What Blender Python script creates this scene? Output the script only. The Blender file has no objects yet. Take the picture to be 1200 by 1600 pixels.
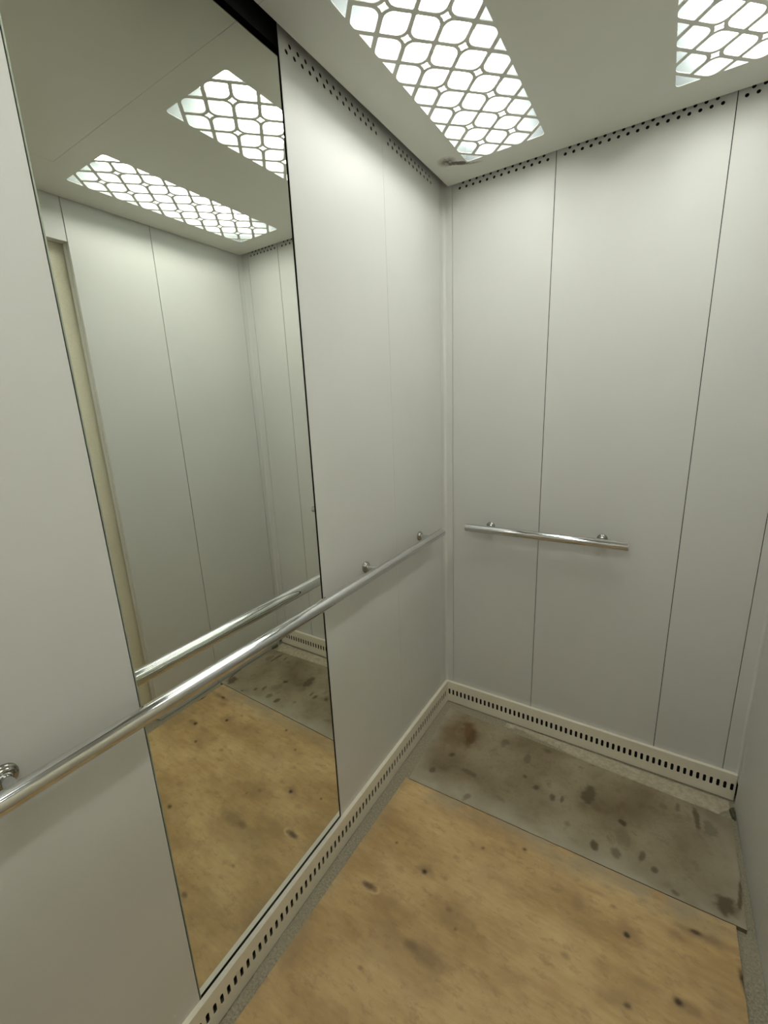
import bpy, bmesh, math, random
import numpy as np
from mathutils import Vector, Matrix

random.seed(4)
scene = bpy.context.scene
COL = scene.collection

# ------------------------------------------------------------------ camera, world, exposure
F_PX = 670.3
FWD = Vector((-0.52671, 0.81578, -0.23891)); RGT = Vector((0.84483, 0.53346, -0.04102)); UPV = Vector((-0.09399, 0.22345, 0.97017))
cam_data = bpy.data.cameras.new('camera'); cam = bpy.data.objects.new('camera', cam_data); COL.objects.link(cam)
cam_data.sensor_fit = 'VERTICAL'; cam_data.sensor_height = 32.0; cam_data.sensor_width = 24.0
cam_data.lens = F_PX / 1600.0 * 32.0
cam_data.clip_start = 0.01; cam_data.clip_end = 50
m = Matrix((RGT, UPV, -FWD)).transposed().to_4x4(); m.translation = Vector((0.7607, -1.6704, 1.3988))
cam.matrix_world = m
scene.camera = cam

world = bpy.data.worlds.new('world'); scene.world = world; world.use_nodes = True
world.node_tree.nodes['Background'].inputs[0].default_value = (0.05, 0.05, 0.05, 1)
world.node_tree.nodes['Background'].inputs[1].default_value = 0.0

vs = scene.view_settings
vs.view_transform = 'Standard'; vs.look = 'None'; vs.gamma = 1.0; vs.use_curve_mapping = False
vs.exposure = 0.0
LAMP = 29.5                      # radiance of the LED boards inside the four ceiling lights
scene.cycles.use_denoising = True
scene.cycles.max_bounces = 10; scene.cycles.diffuse_bounces = 6; scene.cycles.glossy_bounces = 6
scene.cycles.transparent_max_bounces = 8
scene.cycles.use_adaptive_sampling = True; scene.cycles.adaptive_threshold = .03
scene.cycles.sample_clamp_indirect = 6.0
scene.cycles.caustics_reflective = False

# ------------------------------------------------------------------ sizes (metres): left wall x=0, back wall y=0, floor z=0
W, D, H = 1.10, 2.15, 2.16
ZT = 2.19                        # top of the wall panels
MIR0, MIR1 = -1.3435, -0.8285    # mirror, along the left wall
HS, TS = 0.1085, 0.0127          # skirting height and stand-off

# ------------------------------------------------------------------ materials
MATS = {}
def mat(name):
    if name in MATS: return MATS[name], None, None, None
    mt = bpy.data.materials.new(name); mt.use_nodes = True; MATS[name] = mt
    nt = mt.node_tree
    return mt, nt, nt.nodes['Principled BSDF'], nt.links
def N(nt, t, **kw):
    n = nt.nodes.new(t)
    for k, v in kw.items():
        if k in n.inputs: n.inputs[k].default_value = v
        else: setattr(n, k, v)
    return n
def noise(nt, scale, detail=4, rough=.55, stretch=None):
    tc = nt.nodes.new('ShaderNodeTexCoord'); n = nt.nodes.new('ShaderNodeTexNoise')
    n.inputs['Scale'].default_value = scale; n.inputs['Detail'].default_value = detail; n.inputs['Roughness'].default_value = rough
    if stretch:
        mp = nt.nodes.new('ShaderNodeMapping'); mp.inputs['Scale'].default_value = stretch
        nt.links.new(tc.outputs['Object'], mp.inputs['Vector']); nt.links.new(mp.outputs[0], n.inputs['Vector'])
    else: nt.links.new(tc.outputs['Object'], n.inputs['Vector'])
    return n.outputs['Fac']
def ramp(nt, fac, stops):
    r = nt.nodes.new('ShaderNodeValToRGB'); cr = r.color_ramp
    while len(cr.elements) < len(stops): cr.elements.new(.5)
    for e, (p, c) in zip(cr.elements, stops):
        e.position = p; e.color = (*c, 1) if len(c) == 3 else c
    nt.links.new(fac, r.inputs[0]); return r.outputs[0]
def mixc(nt, fac, a, b, mode='MIX'):
    n = nt.nodes.new('ShaderNodeMix'); n.data_type = 'RGBA'; n.blend_type = mode
    for s, v in ((n.inputs[0], fac), (n.inputs[6], a), (n.inputs[7], b)):
        if isinstance(v, (int, float)): s.default_value = v
        elif isinstance(v, tuple): s.default_value = (*v, 1)
        else: nt.links.new(v, s)
    return n.outputs[2]
def bump(nt, bs, h, strength, dist):
    b = nt.nodes.new('ShaderNodeBump'); b.inputs['Strength'].default_value = strength; b.inputs['Distance'].default_value = dist
    nt.links.new(h, b.inputs['Height']); nt.links.new(b.outputs[0], bs.inputs['Normal'])
def attr(nt, name):
    a = nt.nodes.new('ShaderNodeAttribute'); a.attribute_name = name; return a.outputs['Fac']

def m_wall():
    mt, nt, b, L = mat('grey_wall_paint')
    if nt:
        L.new(ramp(nt, noise(nt, 3.0, 3), [(.3, (.635, .638, .606)), (.7, (.66, .663, .631))]), b.inputs['Base Color'])
        b.inputs['Roughness'].default_value = .44; b.inputs['IOR'].default_value = 1.5
        bump(nt, b, noise(nt, 260, 2), .06, .0006)
    return mt
def m_ceiling():
    mt, nt, b, L = mat('ceiling_paint')
    if nt:
        L.new(ramp(nt, noise(nt, 2.0, 3), [(.3, (.60, .60, .54)), (.7, (.63, .63, .57))]), b.inputs['Base Color'])
        b.inputs['Roughness'].default_value = .42
    return mt
def m_ceiling_smudged():
    mt, nt, b, L = mat('ceiling_paint_smudged')
    if nt:
        base = ramp(nt, noise(nt, 2.0, 3), [(.3, (.60, .60, .54)), (.7, (.63, .63, .57))])
        tc = nt.nodes.new('ShaderNodeTexCoord')
        tot = None
        for (x, y, sx, sy, rz, k) in ((.124, -.140, .036, .013, .55, 1.0), (.105, -.150, .018, .012, .3, .8), (.092, -.172, .035, .035, 0, .4), (.155, -.116, .04, .008, .3, .3)):
            mp = nt.nodes.new('ShaderNodeMapping'); mp.vector_type = 'TEXTURE'
            mp.inputs['Location'].default_value = (x, y, H); mp.inputs['Rotation'].default_value = (0, 0, rz); mp.inputs['Scale'].default_value = (sx, sy, 1)
            L.new(tc.outputs['Object'], mp.inputs[0])
            g = nt.nodes.new('ShaderNodeTexGradient'); g.gradient_type = 'SPHERICAL'; L.new(mp.outputs[0], g.inputs[0])
            mu = N(nt, 'ShaderNodeMath', operation='MULTIPLY'); L.new(g.outputs['Fac'], mu.inputs[0]); mu.inputs[1].default_value = k * 3.2
            if tot is None: tot = mu.outputs[0]
            else:
                ad = N(nt, 'ShaderNodeMath', operation='ADD'); L.new(tot, ad.inputs[0]); L.new(mu.outputs[0], ad.inputs[1]); tot = ad.outputs[0]
        nz = ramp(nt, noise(nt, 95, 5, .7), [(.30, (0, 0, 0)), (.50, (1, 1, 1))])
        mu = N(nt, 'ShaderNodeMath', operation='MULTIPLY', use_clamp=True); L.new(tot, mu.inputs[0]); L.new(nz, mu.inputs[1])
        L.new(mixc(nt, mu.outputs[0], base, (.085, .06, .035)), b.inputs['Base Color'])
        b.inputs['Roughness'].default_value = .42
    return mt
def m_steel_dark():  # near-black backing steel; shade inside holes, slots and gaps is put into its colour
    mt, nt, b, L = mat('shade_dark_steel')
    if nt:
        L.new(ramp(nt, noise(nt, 9, 4), [(.3, (.012, .013, .014)), (.7, (.03, .031, .032))]), b.inputs['Base Color']); b.inputs['Roughness'].default_value = .6
    return mt
def m_mirror():
    mt, nt, b, L = mat('mirror_silver')
    if nt:
        b.inputs['Metallic'].default_value = 1.0; b.inputs['Roughness'].default_value = 0.0
        L.new(ramp(nt, noise(nt, 1.5, 2), [(.3, (.885, .905, .845)), (.7, (.895, .915, .855))]), b.inputs['Base Color'])
    return mt
def m_glass_edge():
    mt, nt, b, L = mat('polished_glass_edge')
    if nt:
        L.new(ramp(nt, noise(nt, 40, 2), [(.3, (.50, .56, .44)), (.7, (.62, .68, .54))]), b.inputs['Base Color']); b.inputs['Roughness'].default_value = .15
    return mt
def m_chrome():
    mt, nt, b, L = mat('chrome')
    if nt:
        b.inputs['Metallic'].default_value = 1.0
        L.new(ramp(nt, noise(nt, 14, 3), [(.3, (.66, .66, .67)), (.7, (.72, .72, .73))]), b.inputs['Base Color'])
        L.new(ramp(nt, noise(nt, 30, 4), [(.35, (.04, .04, .04)), (.75, (.11, .11, .11))]), b.inputs['Roughness'])
    return mt
def m_chrome_dark():
    mt, nt, b, L = mat('dark_chrome')
    if nt:
        b.inputs['Metallic'].default_value = 1.0
        L.new(ramp(nt, noise(nt, 25, 3), [(.3, (.30, .29, .26)), (.7, (.42, .41, .37))]), b.inputs['Base Color']); b.inputs['Roughness'].default_value = .16
    return mt
def m_skirt():
    mt, nt, b, L = mat('cream_skirting_paint')
    if nt:
        c = ramp(nt, noise(nt, 6, 4), [(.3, (.80, .755, .62)), (.7, (.85, .805, .67))])
        L.new(c, b.inputs['Base Color']); b.inputs['Roughness'].default_value = .4
    return mt
def m_door():
    mt, nt, b, L = mat('cream_speckled_door')
    if nt:
        L.new(ramp(nt, noise(nt, 320, 3), [(.3, (.70, .66, .50)), (.7, (.80, .76, .60))]), b.inputs['Base Color']); b.inputs['Roughness'].default_value = .45
    return mt
def m_concrete():
    mt, nt, b, L = mat('speckled_concrete')
    if nt:
        a = ramp(nt, noise(nt, 190, 3, .7), [(.33, (.20, .175, .115)), (.5, (.31, .28, .20)), (.68, (.42, .39, .29))])
        c = mixc(nt, ramp(nt, noise(nt, 9, 4), [(.4, (0, 0, 0)), (.7, (.55, .55, .55))]), a, (.33, .29, .20))
        L.new(c, b.inputs['Base Color']); b.inputs['Roughness'].default_value = .85
        bump(nt, b, noise(nt, 190, 3, .7), .5, .002)
    return mt
def m_mortar():
    mt, nt, b, L = mat('pale_mortar')
    if nt:
        L.new(ramp(nt, noise(nt, 60, 5, .7), [(.3, (.36, .31, .21)), (.5, (.47, .415, .30)), (.7, (.56, .50, .38))]), b.inputs['Base Color']); b.inputs['Roughness'].default_value = .9
        bump(nt, b, noise(nt, 120, 4), .5, .003)
    return mt
def m_ply():
    mt, nt, b, L = mat('plywood')
    if nt:
        g = ramp(nt, noise(nt, 3.2, 5, .6, (1.0, 2.2, 1)), [(.34, (.43, .275, .108)), (.5, (.55, .372, .165)), (.66, (.65, .462, .218))])
        gr = ramp(nt, noise(nt, 14, 5, .65, (1.0, 6.0, 1)), [(.3, (.90, .89, .88)), (.6, (1.02, 1.02, 1.02))])
        c = mixc(nt, 1.0, g, gr, 'MULTIPLY')
        c = mixc(nt, ramp(nt, noise(nt, 5.5, 5, .65), [(.50, (0, 0, 0)), (.72, (.42, .42, .42))]), c, (.32, .22, .11))
        c = mixc(nt, ramp(nt, noise(nt, 26, 6, .7, (1, 1.8, 1)), [(.53, (0, 0, 0)), (.68, (.45, .45, .45))]), c, (.27, .17, .075))
        c = mixc(nt, ramp(nt, noise(nt, 11, 5, .65, (1, 2.5, 1)), [(.58, (0, 0, 0)), (.75, (.35, .35, .35))]), c, (.70, .52, .27))
        c = mixc(nt, attr(nt, 'halo'), c, (.26, .165, .075))
        c = mixc(nt, attr(nt, 'ring'), c, (.62, .46, .24))
        c = mixc(nt, attr(nt, 'dust'), c, (.33, .285, .20))
        c = mixc(nt, attr(nt, 'knot'), c, (.045, .022, .008))
        L.new(c, b.inputs['Base Color']); b.inputs['Roughness'].default_value = .62
        bump(nt, b, noise(nt, 40, 5, .6, (1, 8, 1)), .12, .001)
    return mt
def m_board():
    mt, nt, b, L = mat('dusty_grey_board')
    if nt:
        c = ramp(nt, noise(nt, 4.5, 6, .62), [(.36, (.165, .122, .062)), (.5, (.255, .203, .122)), (.64, (.345, .290, .190))])
        c = mixc(nt, ramp(nt, noise(nt, 45, 4, .7), [(.55, (0, 0, 0)), (.75, (.35, .35, .35))]), c, (.15, .12, .07))
        c = mixc(nt, ramp(nt, noise(nt, 18, 6, .7), [(.52, (0, 0, 0)), (.66, (.6, .6, .6))]), c, (.15, .11, .055))
        c = mixc(nt, attr(nt, 'dust'), c, (.43, .39, .295))
        c = mixc(nt, attr(nt, 'halo'), c, (.15, .080, .025))
        c = mixc(nt, attr(nt, 'knot'), c, (.075, .052, .022))
        L.new(c, b.inputs['Base Color']); b.inputs['Roughness'].default_value = .8
        bump(nt, b, noise(nt, 70, 4), .2, .001)
    return mt
def m_board_edge():
    mt, nt, b, L = mat('raw_board_edge')
    if nt:
        L.new(ramp(nt, noise(nt, 40, 4), [(.3, (.10, .07, .035)), (.7, (.22, .16, .085))]), b.inputs['Base Color']); b.inputs['Roughness'].default_value = .85
    return mt
def m_diffuser():
    mt, nt, b, L = mat('opal_diffuser')
    if nt:
        nt.nodes.remove(b); out = nt.nodes['Material Output']
        tr = nt.nodes.new('ShaderNodeBsdfTransparent'); tr.inputs[0].default_value = (1, 1, 1, 1)
        tl = nt.nodes.new('ShaderNodeBsdfTranslucent')
        L.new(ramp(nt, noise(nt, 6, 3), [(.3, (.80, .90, .89)), (.7, (.84, .94, .93))]), tl.inputs[0])
        mx = nt.nodes.new('ShaderNodeMixShader'); mx.inputs[0].default_value = .20
        L.new(tr.outputs[0], mx.inputs[1]); L.new(tl.outputs[0], mx.inputs[2]); L.new(mx.outputs[0], out.inputs[0])
    return mt
def m_led():
    mt, nt, b, L = mat('led_board_glow')
    if nt:
        b.inputs['Base Color'].default_value = (.8, .8, .8, 1)
        b.inputs['Emission Color'].default_value = (1.0, .98, .93, 1); b.inputs['Emission Strength'].default_value = LAMP
    return mt
def m_housing():
    mt, nt, b, L = mat('grey_lamp_housing')
    if nt:
        L.new(ramp(nt, noise(nt, 8, 2), [(.3, (.20, .225, .225)), (.7, (.23, .255, .255))]), b.inputs['Base Color']); b.inputs['Roughness'].default_value = .6
    return mt
def m_chip():
    mt, nt, b, L = mat('dark_chip')
    if nt:
        L.new(ramp(nt, noise(nt, 80, 4), [(.3, (.05, .05, .025)), (.7, (.13, .125, .075))]), b.inputs['Base Color']); b.inputs['Roughness'].default_value = .9
    return mt

# ------------------------------------------------------------------ builders
def setup(o, parent=None, label=None, cat=None, group=None, kind=None):
    if parent is not None: o.parent = parent
    if label: o['label'] = label
    if cat: o['category'] = cat
    if group: o['group'] = group
    if kind: o['kind'] = kind
    return o
def empty(name, loc=(0, 0, 0), **kw):
    o = bpy.data.objects.new(name, None); o.location = loc; o.empty_display_size = .05; COL.objects.link(o)
    return setup(o, **kw)
def local(o_parent, loc):
    return loc if o_parent is None else tuple(Vector(loc) - o_parent.location)
def link_mesh(name, me, material, parent=None, **kw):
    o = bpy.data.objects.new(name, me); COL.objects.link(o)
    if not isinstance(material, (list, tuple)): material = [material]
    for k in material:
        me.materials.append(k)
    if parent is not None:
        o.parent = parent; o.location = -parent.location if parent.parent is None else -(parent.location + parent.parent.location)
    return setup(o, **kw)
def bm_box(bm, lo, hi, bev=0.0, seg=2):
    r = bmesh.ops.create_cube(bm, size=1.0)
    s = [hi[i] - lo[i] for i in range(3)]; c = [(hi[i] + lo[i]) / 2 for i in range(3)]
    for v in r['verts']: v.co = Vector((v.co.x * s[0] + c[0], v.co.y * s[1] + c[1], v.co.z * s[2] + c[2]))
    if bev > 0:
        es = list({e for v in r['verts'] for e in v.link_edges})
        bmesh.ops.bevel(bm, geom=es, offset=bev, segments=seg, affect='EDGES', profile=.5)
def box(name, lo, hi, material, parent=None, bev=0.0, **kw):
    bm = bmesh.new(); bm_box(bm, lo, hi, bev)
    me = bpy.data.meshes.new(name); bm.to_mesh(me); bm.free()
    return link_mesh(name, me, material, parent, **kw)
def sheet_mesh(name, outer, holes, thick, fmap, bev=0.0):
    """flat sheet cut out of polygons in (u, v); fmap(u, v, w) -> xyz, w in 0..thick is depth behind the visible face"""
    cu = bpy.data.curves.new('cut', 'CURVE'); cu.dimensions = '2D'; cu.fill_mode = 'BOTH'
    cu.extrude = max(thick / 2 - bev, 1e-5)
    if bev > 0: cu.bevel_depth = bev; cu.bevel_resolution = 0; cu.offset = -bev
    for poly in [outer] + holes:
        sp = cu.splines.new('POLY'); sp.points.add(len(poly) - 1)
        for p, (a, b) in zip(sp.points, poly): p.co = (a, b, 0, 1)
        sp.use_cyclic_u = True
    o = bpy.data.objects.new('cut', cu); COL.objects.link(o)
    me = bpy.data.meshes.new_from_object(o); bpy.data.objects.remove(o); bpy.data.curves.remove(cu)
    me.name = name
    for v in me.vertices:
        u, w_, z = v.co; v.co = fmap(u, w_, thick / 2 - z)
    bm = bmesh.new(); bm.from_mesh(me)
    bmesh.ops.remove_doubles(bm, verts=bm.verts, dist=1e-6)
    bmesh.ops.recalc_face_normals(bm, faces=bm.faces); bm.to_mesh(me); bm.free()
    for p in me.polygons: p.use_smooth = False
    return me
def rect(u0, v0, u1, v1): return [(u0, v0), (u1, v0), (u1, v1), (u0, v1)]
def disc(u, v, r, n=10): return [(u + r * math.cos(2 * math.pi * k / n), v + r * math.sin(2 * math.pi * k / n)) for k in range(n)]
def slot(u, v, w, h):
    r = w * .45; out = []
    for cx, cy, a0 in ((w / 2 - r, h / 2 - r, 0), (-w / 2 + r, h / 2 - r, 90), (-w / 2 + r, -h / 2 + r, 180), (w / 2 - r, -h / 2 + r, 270)):
        for k in range(3):
            a = math.radians(a0 + 45 * k); out.append((u + cx + r * math.cos(a), v + cy + r * math.sin(a)))
    return out
def holes_between(u_bot0, u_bot1, u_top0, u_top1, z0=2.152, z1=2.167, pitch=.0253):
    hs = []
    for a, b, z in ((u_bot0, u_bot1, z0), (u_top0, u_top1, z1)):
        n = int(round((b - a) / pitch))
        for k in range(n + 1): hs.append(disc(a + (b - a) * k / max(n, 1), z, .0047))
    return hs
def lathe(bm, profile, axis_o, axis_d, n=24):
    """profile [(r, t)] spun around the axis through axis_o along axis_d"""
    d = Vector(axis_d).normalized(); a = d.orthogonal().normalized(); b = d.cross(a)
    rings = []
    for r, t in profile:
        c = Vector(axis_o) + d * t
        if r < 1e-6: rings.append([bm.verts.new(c)])
        else: rings.append([bm.verts.new(c + (a * math.cos(2 * math.pi * k / n) + b * math.sin(2 * math.pi * k / n)) * r) for k in range(n)])
    for r0, r1 in zip(rings, rings[1:]):
        for k in range(n):
            k2 = (k + 1) % n
            vs_ = [r0[k % len(r0)], r0[k2 % len(r0)], r1[k2 % len(r1)], r1[k % len(r1)]]
            u = []
            for v in vs_:
                if v not in u: u.append(v)
            if len(u) >= 3:
                try: bm.faces.new(u)
                except ValueError: pass
def lathe_obj(name, profile, o_, d_, material, parent, n=24, **kw):
    bm = bmesh.new(); lathe(bm, profile, o_, d_, n); bmesh.ops.recalc_face_normals(bm, faces=bm.faces)
    me = bpy.data.meshes.new(name); bm.to_mesh(me); bm.free()
    for p in me.polygons: p.use_smooth = True
    ob = link_mesh(name, me, material, parent, **kw)
    md = ob.modifiers.new('edge', 'EDGE_SPLIT'); md.split_angle = math.radians(40)
    return ob
def value_noise(x, y, seed):
    def h(i, j):
        v = np.sin(i * 127.1 + j * 311.7 + seed * 74.7) * 43758.5453
        return v - np.floor(v)
    i, j = np.floor(x), np.floor(y); fx, fy = x - i, y - j
    fx, fy = fx * fx * (3 - 2 * fx), fy * fy * (3 - 2 * fy)
    return (h(i, j) * (1 - fx) + h(i + 1, j) * fx) * (1 - fy) + (h(i, j + 1) * (1 - fx) + h(i + 1, j + 1) * fx) * fy
def fbm(x, y, seed): return (value_noise(x, y, seed) + .5 * value_noise(2 * x, 2 * y, seed + 1) + .25 * value_noise(4 * x, 4 * y, seed + 2)) / 1.75
def spot(X, Y, x, y, rx, ry, ang=0, soft=.5, wob=.5, seed=0, freq=90):
    c, s = math.cos(ang), math.sin(ang); dx, dy = X - x, Y - y
    u, v = (dx * c + dy * s) / rx, (-dx * s + dy * c) / ry
    r = np.sqrt(u * u + v * v) + wob * (fbm(X * freq, Y * freq, seed) - .5) * 2
    return np.clip((1 + soft - r) / (2 * soft), 0, 1) ** 1.3

# ------------------------------------------------------------------ setting: floor, walls, ceiling
dark = m_steel_dark(); paint = m_wall()
box('floor', (-.06, -D - .06, -.06), (W + .12, .06, 0), m_concrete(), kind='structure', label='rough speckled concrete lift floor under the boards', cat='floor')

wl = box('wall_left', (-.06, -D - .02, 0), (-.022, .02, 2.32), dark, kind='structure', label='grey panelled lift wall that carries the mirror and long handrail', cat='wall')
left_map = lambda u, v, w: (-w, u, v)
ZB = .088
def left_panel(y0, y1, holes):
    link_mesh('wall_panel', sheet_mesh('wall_panel', rect(y0, ZB, y1, ZT), holes, .0018, left_map, .0004), paint, wl)
left_panel(-.4178, -.0325, holes_between(-.385, -.1005, -.3725, -.1131))
left_panel(-.8262, -.4186, holes_between(-.8035, -.449, -.791, -.4615))
left_panel(-1.745, -1.3470, holes_between(-1.72, -1.365, -1.7075, -1.3775))
left_panel(-D, -1.7462, [])

wb = box('wall_back', (-.02, .022, 0), (W + .02, .06, 2.32), dark, kind='structure', label='grey panelled end wall of the lift with the short handrail', cat='wall')
back_map = lambda u, v, w: (u, w, v)
def back_panel(x0, x1, holes):
    link_mesh('wall_panel', sheet_mesh('wall_panel', rect(x0, ZB, x1, ZT), holes, .0018, back_map, .0004), paint, wb)
back_panel(.0378, .3954, holes_between(.066, .3700, .0787, .3573))
back_panel(.3974, .8495, holes_between(.4231, .8200, .4358, .8073))
back_panel(.8515, 1.0567, holes_between(.8700, 1.0350, .8827, 1.0223))
def corner_post(name, pts, parent):
    bm = bmesh.new(); lo = [bm.verts.new((x, y, ZB)) for x, y in pts]; hi = [bm.verts.new((x, y, ZT)) for x, y in pts]
    n = len(pts)
    for k in range(n): bm.faces.new((lo[k], lo[(k + 1) % n], hi[(k + 1) % n], hi[k]))
    bm.faces.new(lo); bm.faces.new(hi); bmesh.ops.recalc_face_normals(bm, faces=bm.faces)
    me = bpy.data.meshes.new(name); bm.to_mesh(me); bm.free()
    return link_mesh(name, me, paint, parent)
def cove(r, n=5):   # quarter cove from the left wall to the back wall
    return [(r - r * math.cos(a), -r + r * math.sin(a)) for a in [math.pi / 2 * k / n for k in range(n + 1)]]
corner_post('corner_post', [(-.016, -.0315), (0, -.0315)] + cove(.012) + [(.0365, 0), (.0365, .016), (-.016, .016)], wb)
corner_post('corner_post', [(1.0585, .016), (1.0585, 0)] + [(W - x, y) for x, y in reversed(cove(.008))] + [(W, -.03), (W + .016, -.03), (W + .016, .016)], wb)

wr = box('wall_right', (W + .062, -D - .02, 0), (W + .10, .02, 2.32), dark, kind='structure', label='plain grey lift wall with the doorway', cat='wall')
right_map = lambda u, v, w: (W + w, u, v)
def right_panel(y0, y1, z0, z1):
    link_mesh('wall_panel', sheet_mesh('wall_panel', rect(y0, z0, y1, z1), [], .016, right_map, .0009), paint, wr)
right_panel(-.4760, -.0315, .002, ZT)
right_panel(-.8000, -.4785, .002, ZT)
right_panel(-1.70, -.8025, 2.02, ZT)
right_panel(-D, -1.7025, .002, ZT)
DO = .040
box('door_jamb', (W + .0165, -.8012, .002), (W + DO, -.7852, 2.0365), paint, wr, bev=.0006)
box('door_jamb', (W + .0165, -1.7168, .002), (W + DO, -1.7008, 2.0365), paint, wr, bev=.0006)
box('door_header', (W + .0165, -1.7000, 2.0205), (W + DO, -.8020, 2.0365), paint, wr, bev=.0006)
DD = DO + .005
dr = empty('door_1', (W + DD, -1.25, 0), kind='structure', label='cream speckled sliding lift door seen as a strip in the mirror', cat='door')
box('door_leaf', (W + DD, -1.2495, .004), (W + DD + .010, -.783, 2.034), m_door(), dr, bev=.0015)
box('door_leaf', (W + DD, -1.719, .004), (W + DD + .010, -1.2505, 2.034), m_door(), dr, bev=.0015)

wf = box('wall_front', (-.02, -D - .06, 0), (W + .02, -D - .022, 2.32), dark, kind='structure', label='plain grey lift wall behind the camera', cat='wall')
for a, b in ((0, .365), (.367, .733), (.735, W)):
    box('wall_panel', (a, -D - .016, ZB), (b, -D, ZT), paint, wf, bev=.0009)

# ceiling: hanging sheet panels below the cab roof
cl = empty('ceiling', (W / 2, -D / 2, H), kind='structure', label='off-white hanging lift ceiling with four lattice light windows', cat='ceiling')
box('roof_sheet', (-.06, -D - .06, 2.32), (W + .10, .06, 2.34), dark, cl)
GX, GY, GW = .0285, .0197, .007
LW, LL, LD = .1215, .354, .0922            # light half-width, half-length, lattice pitch
LX = (.268, .832); LYB, LYF = -.485, -1.672
YS = -.9065
def rrect(x, y, hw, hl, r, n=5):
    out = []
    for sx, sy, a0 in ((1, 1, 0), (-1, 1, 90), (-1, -1, 180), (1, -1, 270)):
        for k in range(n + 1):
            a = math.radians(a0 + 90 * k / n); out.append((x + sx * (hw - r) + r * math.cos(a), y + sy * (hl - r) + r * math.sin(a)))
    return out
ceil_map = lambda u, v, w: (u, v, H + w)
def ceil_panel(y0, y1, ly, material, x0=GX, x1=W - GW):
    holes = [rect(x - LW - .004, ly - LL - .004, x + LW + .004, ly + LL + .004) for x in LX] if ly is not None else []
    link_mesh('ceiling_panel', sheet_mesh('ceiling_panel', rect(x0, y0, x1, y1), holes, .0016, ceil_map), material, cl)
ceil_panel(YS, -GY, LYB, m_ceiling_smudged())
ceil_panel(-1.2485, YS - .0008, None, m_ceiling(), GX, .866)
ceil_panel(-1.2485, YS - .00001, None, m_ceiling(), .8672, W - GW)
ceil_panel(-D + .02, -1.25, LYF, m_ceiling())

# ------------------------------------------------------------------ ceiling lights (grille, diffuser, LED board, housing)
def clip_poly(poly, clip):
    def inside(p, a, b): return (b[0] - a[0]) * (p[1] - a[1]) - (b[1] - a[1]) * (p[0] - a[0]) >= 0
    def inter(p, q, a, b):
        x1, y1, x2, y2 = *p, *q; x3, y3, x4, y4 = *a, *b
        d = (x1 - x2) * (y3 - y4) - (y1 - y2) * (x3 - x4)
        t = ((x1 - x3) * (y3 - y4) - (y1 - y3) * (x3 - x4)) / d
        return (x1 + t * (x2 - x1), y1 + t * (y2 - y1))
    out = poly
    for k in range(len(clip)):
        a, b = clip[k], clip[(k + 1) % len(clip)]; src, out = out, []
        for i in range(len(src)):
            p, q = src[i], src[(i + 1) % len(src)]
            ip, iq = inside(p, a, b), inside(q, a, b)
            if ip: out.append(p)
            if ip != iq: out.append(inter(p, q, a, b))
        if not out: return []
    return out
def area(p): return abs(sum(p[i][0] * p[(i + 1) % len(p)][1] - p[(i + 1) % len(p)][0] * p[i][1] for i in range(len(p)))) / 2
def dedupe(p):
    out = []
    for q in p:
        if not out or math.hypot(q[0] - out[-1][0], q[1] - out[-1][1]) > 2e-4: out.append(q)
    if len(out) > 1 and math.hypot(out[0][0] - out[-1][0], out[0][1] - out[-1][1]) <= 2e-4: out.pop()
    return out
BAR = .0100
def leaf(cx, cy, axis):
    """one cell centred at (cx, cy); corners lie on +-x and +-y; round at the corners on the given axis"""
    h = LD / 2 - BAR / math.sqrt(2)                      # half diagonal of the inset square
    pts = []
    for k in range(4):
        a = math.pi / 2 * k; ux, uy = math.cos(a), math.sin(a)
        R = .021 if (k % 2 == 0) == (axis == 'x') else .003
        c = h - R * math.sqrt(2)                         # arc centre, on the corner's axis
        n = 6 if R > .01 else 2
        for i in range(n + 1):
            b = a - math.pi / 4 + math.pi / 2 * i / n
            pts.append((cx + ux * c + R * math.cos(b), cy + uy * c + R * math.sin(b)))
    return pts
def star(cx, cy):
    pts = []
    for k in range(8):
        a = math.pi / 4 * k + math.pi / 4; r = .0118 if k % 2 == 0 else .0070
        pts.append((cx + r * math.cos(a), cy + r * math.sin(a)))
    return pts
def grille_mesh():
    win = rrect(0, 0, LW, LL, .012)
    win = win if sum((win[(i + 1) % len(win)][0] - win[i][0]) * (win[(i + 1) % len(win)][1] + win[i][1]) for i in range(len(win))) < 0 else win[::-1]
    holes = []
    # stars at (+-LD/2, j*LD); plain crossings half a pitch further; cells sit midway between neighbouring stars
    xs = [-1.5 * LD, -.5 * LD, .5 * LD, 1.5 * LD]; ys = [LD * j for j in range(-4, 5)]
    for x in xs:
        for y in ys:
            for q, ax in ((leaf(x + LD / 2, y, 'x'), 'x'), (leaf(x, y + LD / 2, 'y'), 'y')):
                ccx, ccy = (x + LD / 2, y) if ax == 'x' else (x, y + LD / 2)
                if abs(ccx) + abs(ccy) > 4.8 * LD and abs(ccx) > .9 * LD: continue      # window corners are one open triangle
                c = dedupe(clip_poly(q, win))
                if len(c) >= 3 and area(c) > 1.2e-5: holes.append(c)
            if abs(x) < LW - .02 and abs(y) < LL - .02: holes.append(star(x, y))
    for sx in (-1, 1):
        for sy in (-1, 1):
            e = 4.5 * LD + BAR / math.sqrt(2)
            tri = [(sx * (e - .40), sy * .40), (sx * .16, sy * (e - .16)), (sx * .16, sy * .40)]
            c = dedupe(clip_poly(tri, win)); holes.append(c)
    return sheet_mesh('grille', rect(-LW - .004, -LL - .004, LW + .004, LL + .004), holes, .0016, lambda u, v, w: (u, v, w))
gm = grille_mesh(); gm.materials.append(m_ceiling())
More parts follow.
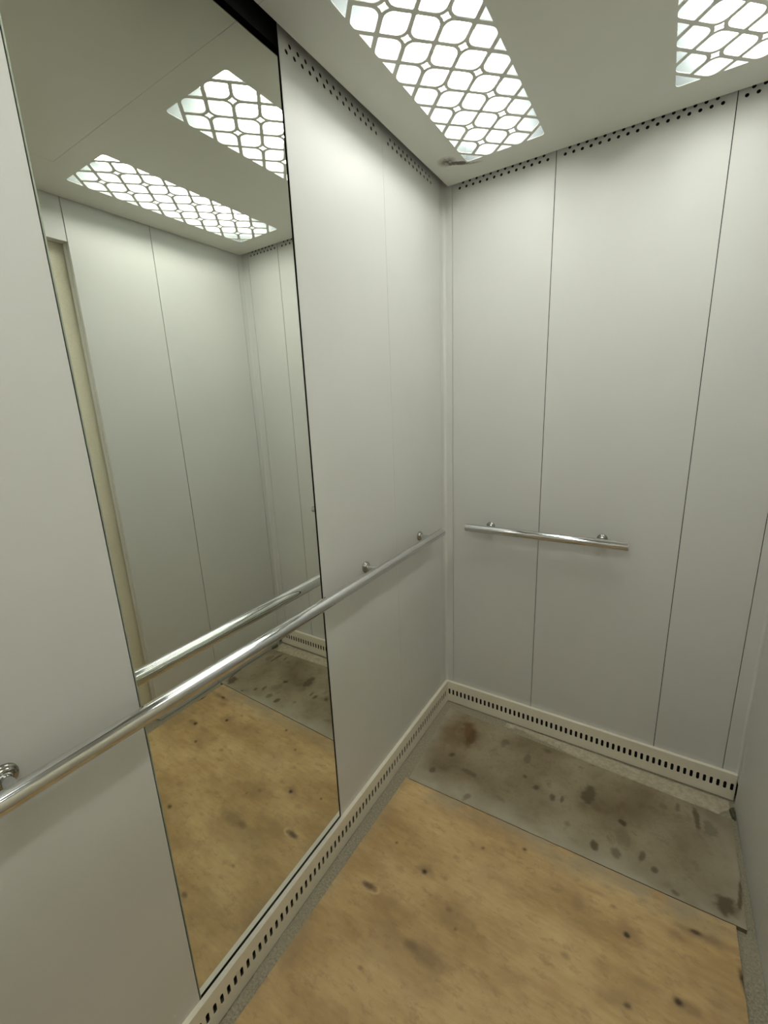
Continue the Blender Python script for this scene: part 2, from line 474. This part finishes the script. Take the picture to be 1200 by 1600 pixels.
def ceiling_light(x, y, label, group):
    t = empty('ceiling_light', (x, y, H), label=label, cat='ceiling light', group=group)
    g = bpy.data.objects.new('grille', gm); COL.objects.link(g); g.parent = t
    z = H
    box('diffuser', (x - LW - .006, y - LL - .006, z + .0045), (x + LW + .006, y + LL + .006, z + .0047), m_diffuser(), t)
    lb = box('led_board', (x - .052, y - LL + .055, z + .056), (x + .052, y + LL - .055, z + .059), [m_housing(), m_led()], t)
    for p in lb.data.polygons: p.material_index = 1 if p.normal.z < -.5 else 0
    bm = bmesh.new()
    hw, hl, hz = LW + .007, LL + .007, .080
    bm_box(bm, (x - hw, y - hl, z + hz), (x + hw, y + hl, z + hz + .002))
    bm_box(bm, (x - hw - .002, y - hl, z + .003), (x - hw, y + hl, z + hz + .002)); bm_box(bm, (x + hw, y - hl, z + .003), (x + hw + .002, y + hl, z + hz + .002))
    bm_box(bm, (x - hw - .002, y - hl - .002, z + .003), (x + hw + .002, y - hl, z + hz + .002)); bm_box(bm, (x - hw - .002, y + hl, z + .003), (x + hw + .002, y + hl + .002, z + hz + .002))
    me = bpy.data.meshes.new('housing'); bm.to_mesh(me); bm.free()
    link_mesh('housing', me, m_housing(), t)
    return t
ceiling_light(LX[0], LYB, 'lattice-covered ceiling light window nearer the mirror, above the long handrail', 'lattice ceiling lights')
ceiling_light(LX[1], LYB, 'lattice-covered ceiling light window at the top right, over the short handrail', 'lattice ceiling lights')
ceiling_light(LX[0], LYF, 'lattice-covered ceiling light behind the camera on the mirror side', 'lattice ceiling lights')
ceiling_light(LX[1], LYF, 'lattice-covered ceiling light behind the camera on the door side', 'lattice ceiling lights')

# ------------------------------------------------------------------ skirtings with rows of slots
skirt = m_skirt()
PITCH = .0194
def skirting(parent, u0, u1, s0, fmap):
    """one length: slotted front sheet plus folded top; u runs along the wall, fmap(u, z, depth behind the front face)"""
    n = int((u1 - s0 - .008) / PITCH)
    holes = [slot(s0 + PITCH * k, .0575, .0090, .0290) for k in range(n + 1)]
    me = sheet_mesh('skirting_strip', rect(u0, .004, u1, HS), holes, .0014, fmap)
    bm = bmesh.new(); bm.from_mesh(me); r = bmesh.ops.create_cube(bm, size=1)
    for v in r['verts']:
        v.co = fmap(u0 if v.co.x < 0 else u1, HS - (.0014 if v.co.y < 0 else 0) + .0004, .0001 if v.co.z < 0 else TS)
    bmesh.ops.recalc_face_normals(bm, faces=bm.faces); bm.to_mesh(me); bm.free()
    link_mesh('skirting_strip', me, skirt, parent)
bl = empty('baseboard_left', (TS, -D / 2, 0), kind='structure', label='cream slotted metal skirting below the mirror', cat='skirting')
lm = lambda u, v, w: (TS - w, u, v)
skirting(bl, -.3220, -TS - .0006, -.3220 + .012, lm)
skirting(bl, -D + .001, -.3234, -D + .011, lm)
bb = empty('baseboard_back', (W / 2, -TS, 0), kind='structure', label='cream slotted metal skirting below the short handrail', cat='skirting')
skirting(bb, .0008, W - .001, .0215, lambda u, v, w: (u, -TS + w, v))

# ------------------------------------------------------------------ floor boards
def grid_board(name, corners, z0, z1, step, fields, mats, rag, **kw):
    """corners: near-left, near-right, far-right, far-left (x, y); slab with a fine top carrying wear masks"""
    c = [np.array(p, float) for p in corners]
    nu = int(np.linalg.norm(c[1] - c[0]) / step); nv = int(np.linalg.norm(c[3] - c[0]) / step)
    U, V = np.meshgrid(np.linspace(0, 1, nu + 1), np.linspace(0, 1, nv + 1))
    X = (c[0][0] * (1 - U) + c[1][0] * U) * (1 - V) + (c[3][0] * (1 - U) + c[2][0] * U) * V
    Y = (c[0][1] * (1 - U) + c[1][1] * U) * (1 - V) + (c[3][1] * (1 - U) + c[2][1] * U) * V
    ex = np.minimum(U, 1 - U) * np.linalg.norm(c[1] - c[0]); ey = np.minimum(V, 1 - V) * np.linalg.norm(c[3] - c[0])
    near = np.clip(1 - np.minimum(ex, ey) / .02, 0, 1)
    X = X + near * rag * (fbm(X * 40, Y * 40, 11) - .5); Y = Y + near * rag * (fbm(X * 40, Y * 40, 17) - .5)
    Z = np.full_like(X, z1) + .0008 * (fbm(X * 6, Y * 6, 5) - .5)
    nt_ = (nu + 1) * (nv + 1); idx = np.arange(nt_).reshape(nv + 1, nu + 1)
    faces = np.stack([idx[:-1, :-1], idx[:-1, 1:], idx[1:, 1:], idx[1:, :-1]], -1).reshape(-1, 4).tolist()
    verts = np.stack([X, Y, Z], -1).reshape(-1, 3)
    rim = list(idx[0, :]) + list(idx[1:, -1]) + list(idx[-1, -2::-1]) + list(idx[-2:0:-1, 0])
    low = verts[rim].copy(); low[:, 2] = z0
    nr = len(rim); n_top = len(faces)
    faces += [(rim[k], nt_ + k, nt_ + (k + 1) % nr, rim[(k + 1) % nr]) for k in range(nr)]
    faces.append([nt_ + k for k in reversed(range(nr))])
    me = bpy.data.meshes.new(name); me.from_pydata(np.vstack([verts, low]).tolist(), [], faces); me.update()
    for nme, fn in fields.items():
        f = fn(X, Y).reshape(-1).astype(np.float32); f = np.concatenate([f, np.zeros(nr, np.float32)])
        a = me.attributes.new(nme, 'FLOAT', 'POINT'); a.data.foreach_set('value', f)
    mi = np.zeros(len(faces), np.int32); mi[n_top:] = 1
    o = link_mesh(name, me, mats, **kw)
    me.polygons.foreach_set('material_index', mi); me.update()
    return o

def ply_knot(X, Y):
    k = np.zeros_like(X)
    for i, (x, y, rx, ry, s) in enumerate([(.153, -.898, .020, .008, .75), (.277, -.779, .007, .006, 1), (.330, -.962, .018, .009, .42), (.384, -.835, .008, .006, .35),
            (.406, -.62, .005, .005, .6), (.158, -.745, .004, .004, .7), (.417, -.869, .004, .004, .5), (.243, -1.069, .006, .004, .45), (.52, -.557, .006, .005, .8),
            (.811, -.650, .0065, .006, 1.1), (.965, -.551, .012, .005, .9), (.923, -.736, .009, .007, 1), (.822, -.804, .007, .005, .7), (.774, -.594, .008, .005, .4),
            (.681, -.779, .010, .006, .35), (.30, -1.2, .01, .006, .6), (.62, -1.05, .009, .006, .8), (.80, -1.3, .012, .006, .8), (.45, -1.45, .01, .008, .7), (1.056, -.613, .006, .022, 1.0)]):
        k = np.maximum(k, s * spot(X, Y, x, y, rx * 1.15, ry * 1.2, .12, .5, .25, i * 3, 120))
    # hairline ring round the big knot
    return np.clip(k, 0, 1)
def ply_ring(X, Y):
    u, v = (X - .157) / .030, (Y + .899) / .0125
    r = np.sqrt(u * u + v * v)
    return .8 * np.exp(-((r - 1) / .16) ** 2)
def ply_halo(X, Y):
    h = np.zeros_like(X)
    for i, (x, y, rx, ry, s) in enumerate([(.37, -.965, .055, .020, .7), (.23, -.905, .05, .02, .35), (.277, -.775, .025, .016, .6), (.40, -.84, .06, .035, .4), (.811, -.645, .030, .020, .55),
            (.985, -.553, .055, .013, .8), (.925, -.585, .022, .013, .5), (.94, -.738, .05, .012, .7), (.865, -.738, .035, .010, .5), (.80, -.80, .04, .02, .45), (.688, -.635, .013, .028, .4),
            (.73, -.578, .035, .006, .4), (.764, -.755, .02, .012, .35), (.07, -1.122, .045, .05, .45), (.30, -1.0, .12, .05, .30), (.6, -1.1, .12, .06, .3), (.20, -1.2, .1, .05, .3), (1.03, -.75, .05, .07, .35)]):
        h = np.maximum(h, s * spot(X, Y, x, y, rx, ry, .1, .6, .6, i * 5 + 2, 38))
    return h
def ply_dust(X, Y):
    d = np.clip((Y + .56 + .05 * fbm(X * 9, Y * 5, 13)) / .08, 0, 1) ** 1.5 * (1.5 * fbm(X * 16, Y * 26, 3) - .25)
    d = np.maximum(d, .55 * np.clip((.10 - X) / .06, 0, 1) * fbm(X * 18, Y * 14, 8))
    return np.clip(d, 0, .65)
grid_board('plywood_sheet', [(.036, -2.13), (1.05, -2.13), (1.056, -.4805), (.060, -.5082)], 0.0005, .012, .0042,
           {'knot': ply_knot, 'halo': ply_halo, 'ring': ply_ring, 'dust': ply_dust}, [m_ply(), m_board_edge()], .0016,
           label='tan knotty plywood sheet covering most of the lift floor', cat='plywood')
def grey_knot(X, Y):
    k = np.zeros_like(X)
    for i, (x, y, rx, ry, s) in enumerate([(.169, -.321, .012, .014, .8), (.132, -.424, .012, .014, .6), (.264, -.369, .030, .010, .5), (.333, -.154, .016, .02, .45), (.436, -.19, .012, .03, .5),
            (.449, -.281, .010, .008, .8), (.498, -.31, .011, .011, .75), (.556, -.322, .010, .014, .75), (.588, -.313, .007, .012, .7), (.668, -.244, .022, .04, .75), (.777, -.305, .013, .010, .95),
            (.706, -.436, .012, .014, .8), (.77, -.427, .016, .014, .6), (.837, -.396, .009, .018, .65), (.87, -.423, .010, .010, .7), (.919, -.467, .011, .008, .6), (1.036, -.436, .026, .026, .8),
            (.985, -.162, .009, .040, .8), (.933, -.143, .008, .020, .6), (.891, -.168, .012, .012, .35), (.29, -.477, .01, .018, .45), (.494, -.11, .02, .010, .4), (1.074, -.393, .006, .05, .85),
            (.80, -.098, .010, .006, .6), (.20, -.20, .014, .05, .6), (.62, -.40, .01, .01, .35), (.40, -.42, .02, .008, .3), (.78, -.36, .02, .03, .3), (1.02, -.19, .02, .03, .45)]):
        k = np.maximum(k, s * spot(X, Y, x, y, rx * .95, ry * 1.1, -.35 + .5 * ((i * 37 % 10) / 10), .30, .55, i * 7, 60))
    return k
def grey_halo(X, Y): return np.maximum(.95 * spot(X, Y, .186, -.170, .036, .062, .3, .5, .7, 9, 30), .55 * spot(X, Y, .12, -.20, .05, .10, .1, .6, .7, 4, 30))
def grey_dust(X, Y):
    d = np.clip((-.40 - Y) / .09, 0, 1) * (.15 + 1.0 * fbm(X * 12, Y * 20, 21))
    d = np.maximum(d, .8 * np.clip((X - .95) / .12, 0, 1) * fbm(X * 20, Y * 8, 27))
    d = np.maximum(d, .5 * np.clip((.12 - X) / .06, 0, 1))
    return np.clip(d, 0, .8)
grid_board('floor_board', [(.072, -.5065), (1.079, -.4785), (1.085, -.113), (.046, -.066)], 0.0005, .0136, .0038,
           {'knot': grey_knot, 'halo': grey_halo, 'dust': grey_dust}, [m_board(), m_board_edge()], .0018,
           label='dusty grey stained board lying across the far end of the floor', cat='board')
# pale mortar smear between the board and the back skirting
def mortar():
    nx, ny = 150, 14; verts, faces = [], []
    for i in range(nx + 1):
        x = .30 + (1.088 - .30) * i / nx
        far = -TS - .006
        g = float(fbm(np.array(x * 22), np.array(.3), 31))
        near = -.040 - .052 * min(1, max(0, (x - .38) / .35)) + .03 * (g - .5) - .004
        if x > 1.05: near += (x - 1.05) * .9
        for j in range(ny + 1):
            y = far + (near - far) * j / ny
            e = min(1, min(j, ny - j) / 2.0, i / 6.0, (nx - i) / 2.0)
            h = .0003 + e * (.003 + .006 * float(fbm(np.array(x * 45), np.array(y * 45), 41)))
            verts.append((x, y, h))
    for i in range(nx):
        for j in range(ny):
            a = i * (ny + 1) + j; faces.append((a, a + 1, a + ny + 2, a + ny + 1))
    me = bpy.data.meshes.new('mortar_strip'); me.from_pydata(verts, [], faces); me.update()
    bm = bmesh.new(); bm.from_mesh(me)
    ed = [e for e in bm.edges if e.is_boundary]; r = bmesh.ops.extrude_edge_only(bm, edges=ed)
    for v in r['geom']:
        if isinstance(v, bmesh.types.BMVert): v.co.z = .0001
    bmesh.ops.recalc_face_normals(bm, faces=bm.faces); bm.to_mesh(me); bm.free()
    for p in me.polygons: p.use_smooth = True
    link_mesh('mortar_strip', me, m_mortar(), label='pale ragged mortar strip between the grey board and the slotted skirting', cat='mortar')
mortar()
def chip():
    bm = bmesh.new(); pts = [(1.083, -.060), (1.095, -.052), (1.0975, -.074), (1.0965, -.100), (1.088, -.094), (1.085, -.078)]
    lo = [bm.verts.new((x, y, .0002)) for x, y in pts]; hi = [bm.verts.new((x * .9 + 1.0905 * .1, y * .9 - .0077, .010 + .004 * (i % 2))) for i, (x, y) in enumerate(pts)]
    n = len(pts)
    for k in range(n): bm.faces.new((lo[k], lo[(k + 1) % n], hi[(k + 1) % n], hi[k]))
    top = bm.verts.new((1.0905, -.076, .015))
    for k in range(n): bm.faces.new((hi[k], hi[(k + 1) % n], top))
    bm.faces.new(lo); bmesh.ops.recalc_face_normals(bm, faces=bm.faces)
    me = bpy.data.meshes.new('rubble_chip'); bm.to_mesh(me); bm.free()
    link_mesh('rubble_chip', me, m_chip(), label='dark chip of rubble in the far right floor corner', cat='debris')
chip()

# ------------------------------------------------------------------ mirror
mr = empty('mirror', (-.004, (MIR0 + MIR1) / 2, .096), label='tall frameless mirror panel set into the left wall', cat='mirror')
XM = -.003
def mirror_glass():
    y0, y1, z0, z1 = MIR0, MIR1, .096, 2.148; b = .0016
    box('silvered_face', (XM - .004, y0 + b, z0 + b), (XM, y1 - b, z1 - b), m_mirror(), mr)
    bm = bmesh.new()
    o = [(y0, z0), (y1, z0), (y1, z1), (y0, z1)]; i = [(y0 + b, z0 + b), (y1 - b, z0 + b), (y1 - b, z1 - b), (y0 + b, z1 - b)]
    vo = [bm.verts.new((XM - .0016, *p)) for p in o]; vi = [bm.verts.new((XM, *p)) for p in i]; vb = [bm.verts.new((XM - .004, *p)) for p in o]
    for k in range(4):
        q = (k + 1) % 4
        bm.faces.new((vo[k], vo[q], vi[q], vi[k])); bm.faces.new((vb[k], vb[q], vo[q], vo[k]))
    bmesh.ops.recalc_face_normals(bm, faces=bm.faces)
    me = bpy.data.meshes.new('bevelled_edge'); bm.to_mesh(me); bm.free()
    link_mesh('bevelled_edge', me, m_glass_edge(), mr, label='thin pale polished glass edge')
    box('backing_board', (-.021, y0 + .004, z0 + .004), (XM - .0042, y1 - .004, z1 - .006), dark, mr)
mirror_glass()

# ------------------------------------------------------------------ handrails
RR = .0160
def bracket(parent, wall_pt, n, reach):
    st = lathe_obj('bracket', [(.0001, reach), (.0078, reach), (.0078, .012), (.0105, .009), (.0105, .006)], wall_pt, n, m_chrome(), parent, 20)
    fl = lathe_obj('flange', [(0, .0105), (.009, .0105), (.0125, .0100), (.0145, .0085), (.0150, .0065), (.0160, .0062), (.0176, .0050), (.0182, .0030), (.0182, .0003), (0, .0003)], wall_pt, n, m_chrome_dark(), parent, 28)
    fl.parent = st; fl.location = (0, 0, 0)
def handrail(a, b, wall_n, bracket_pts, label, reach):
    a, b = Vector(a), Vector(b); d = (b - a); L_ = d.length
    t = empty('handrail', tuple(a), label=label, cat='handrail', group='chrome handrails')
    lathe_obj('rail_tube', [(RR, .002), (RR, L_ - .002)], a, d, m_chrome(), t, 40)
    for p, s in ((a, -1), (b, 1)):
        lathe_obj('end_cap', [(RR, -.002), (RR - .0003, -.0006), (RR - .0018, .0), (.0, .0)], p, d * s, m_chrome(), t, 40)
    for p in bracket_pts: bracket(t, p, wall_n, reach)
    return t
XR, ZR = .0578, .900
handrail((XR, -1.99, ZR), (XR, -.161, ZR), (1, 0, 0), [(0, y, ZR) for y in (-.245, -.616, -1.543, -1.905)], 'long chrome handrail running across the mirror wall', XR - RR + .002)
handrail((.1188, -XR, ZR), (.7073, -XR, ZR), (0, -1, 0), [(x, 0, ZR) for x in (.205, .619)], 'short chrome handrail on the end wall', XR - RR + .002)
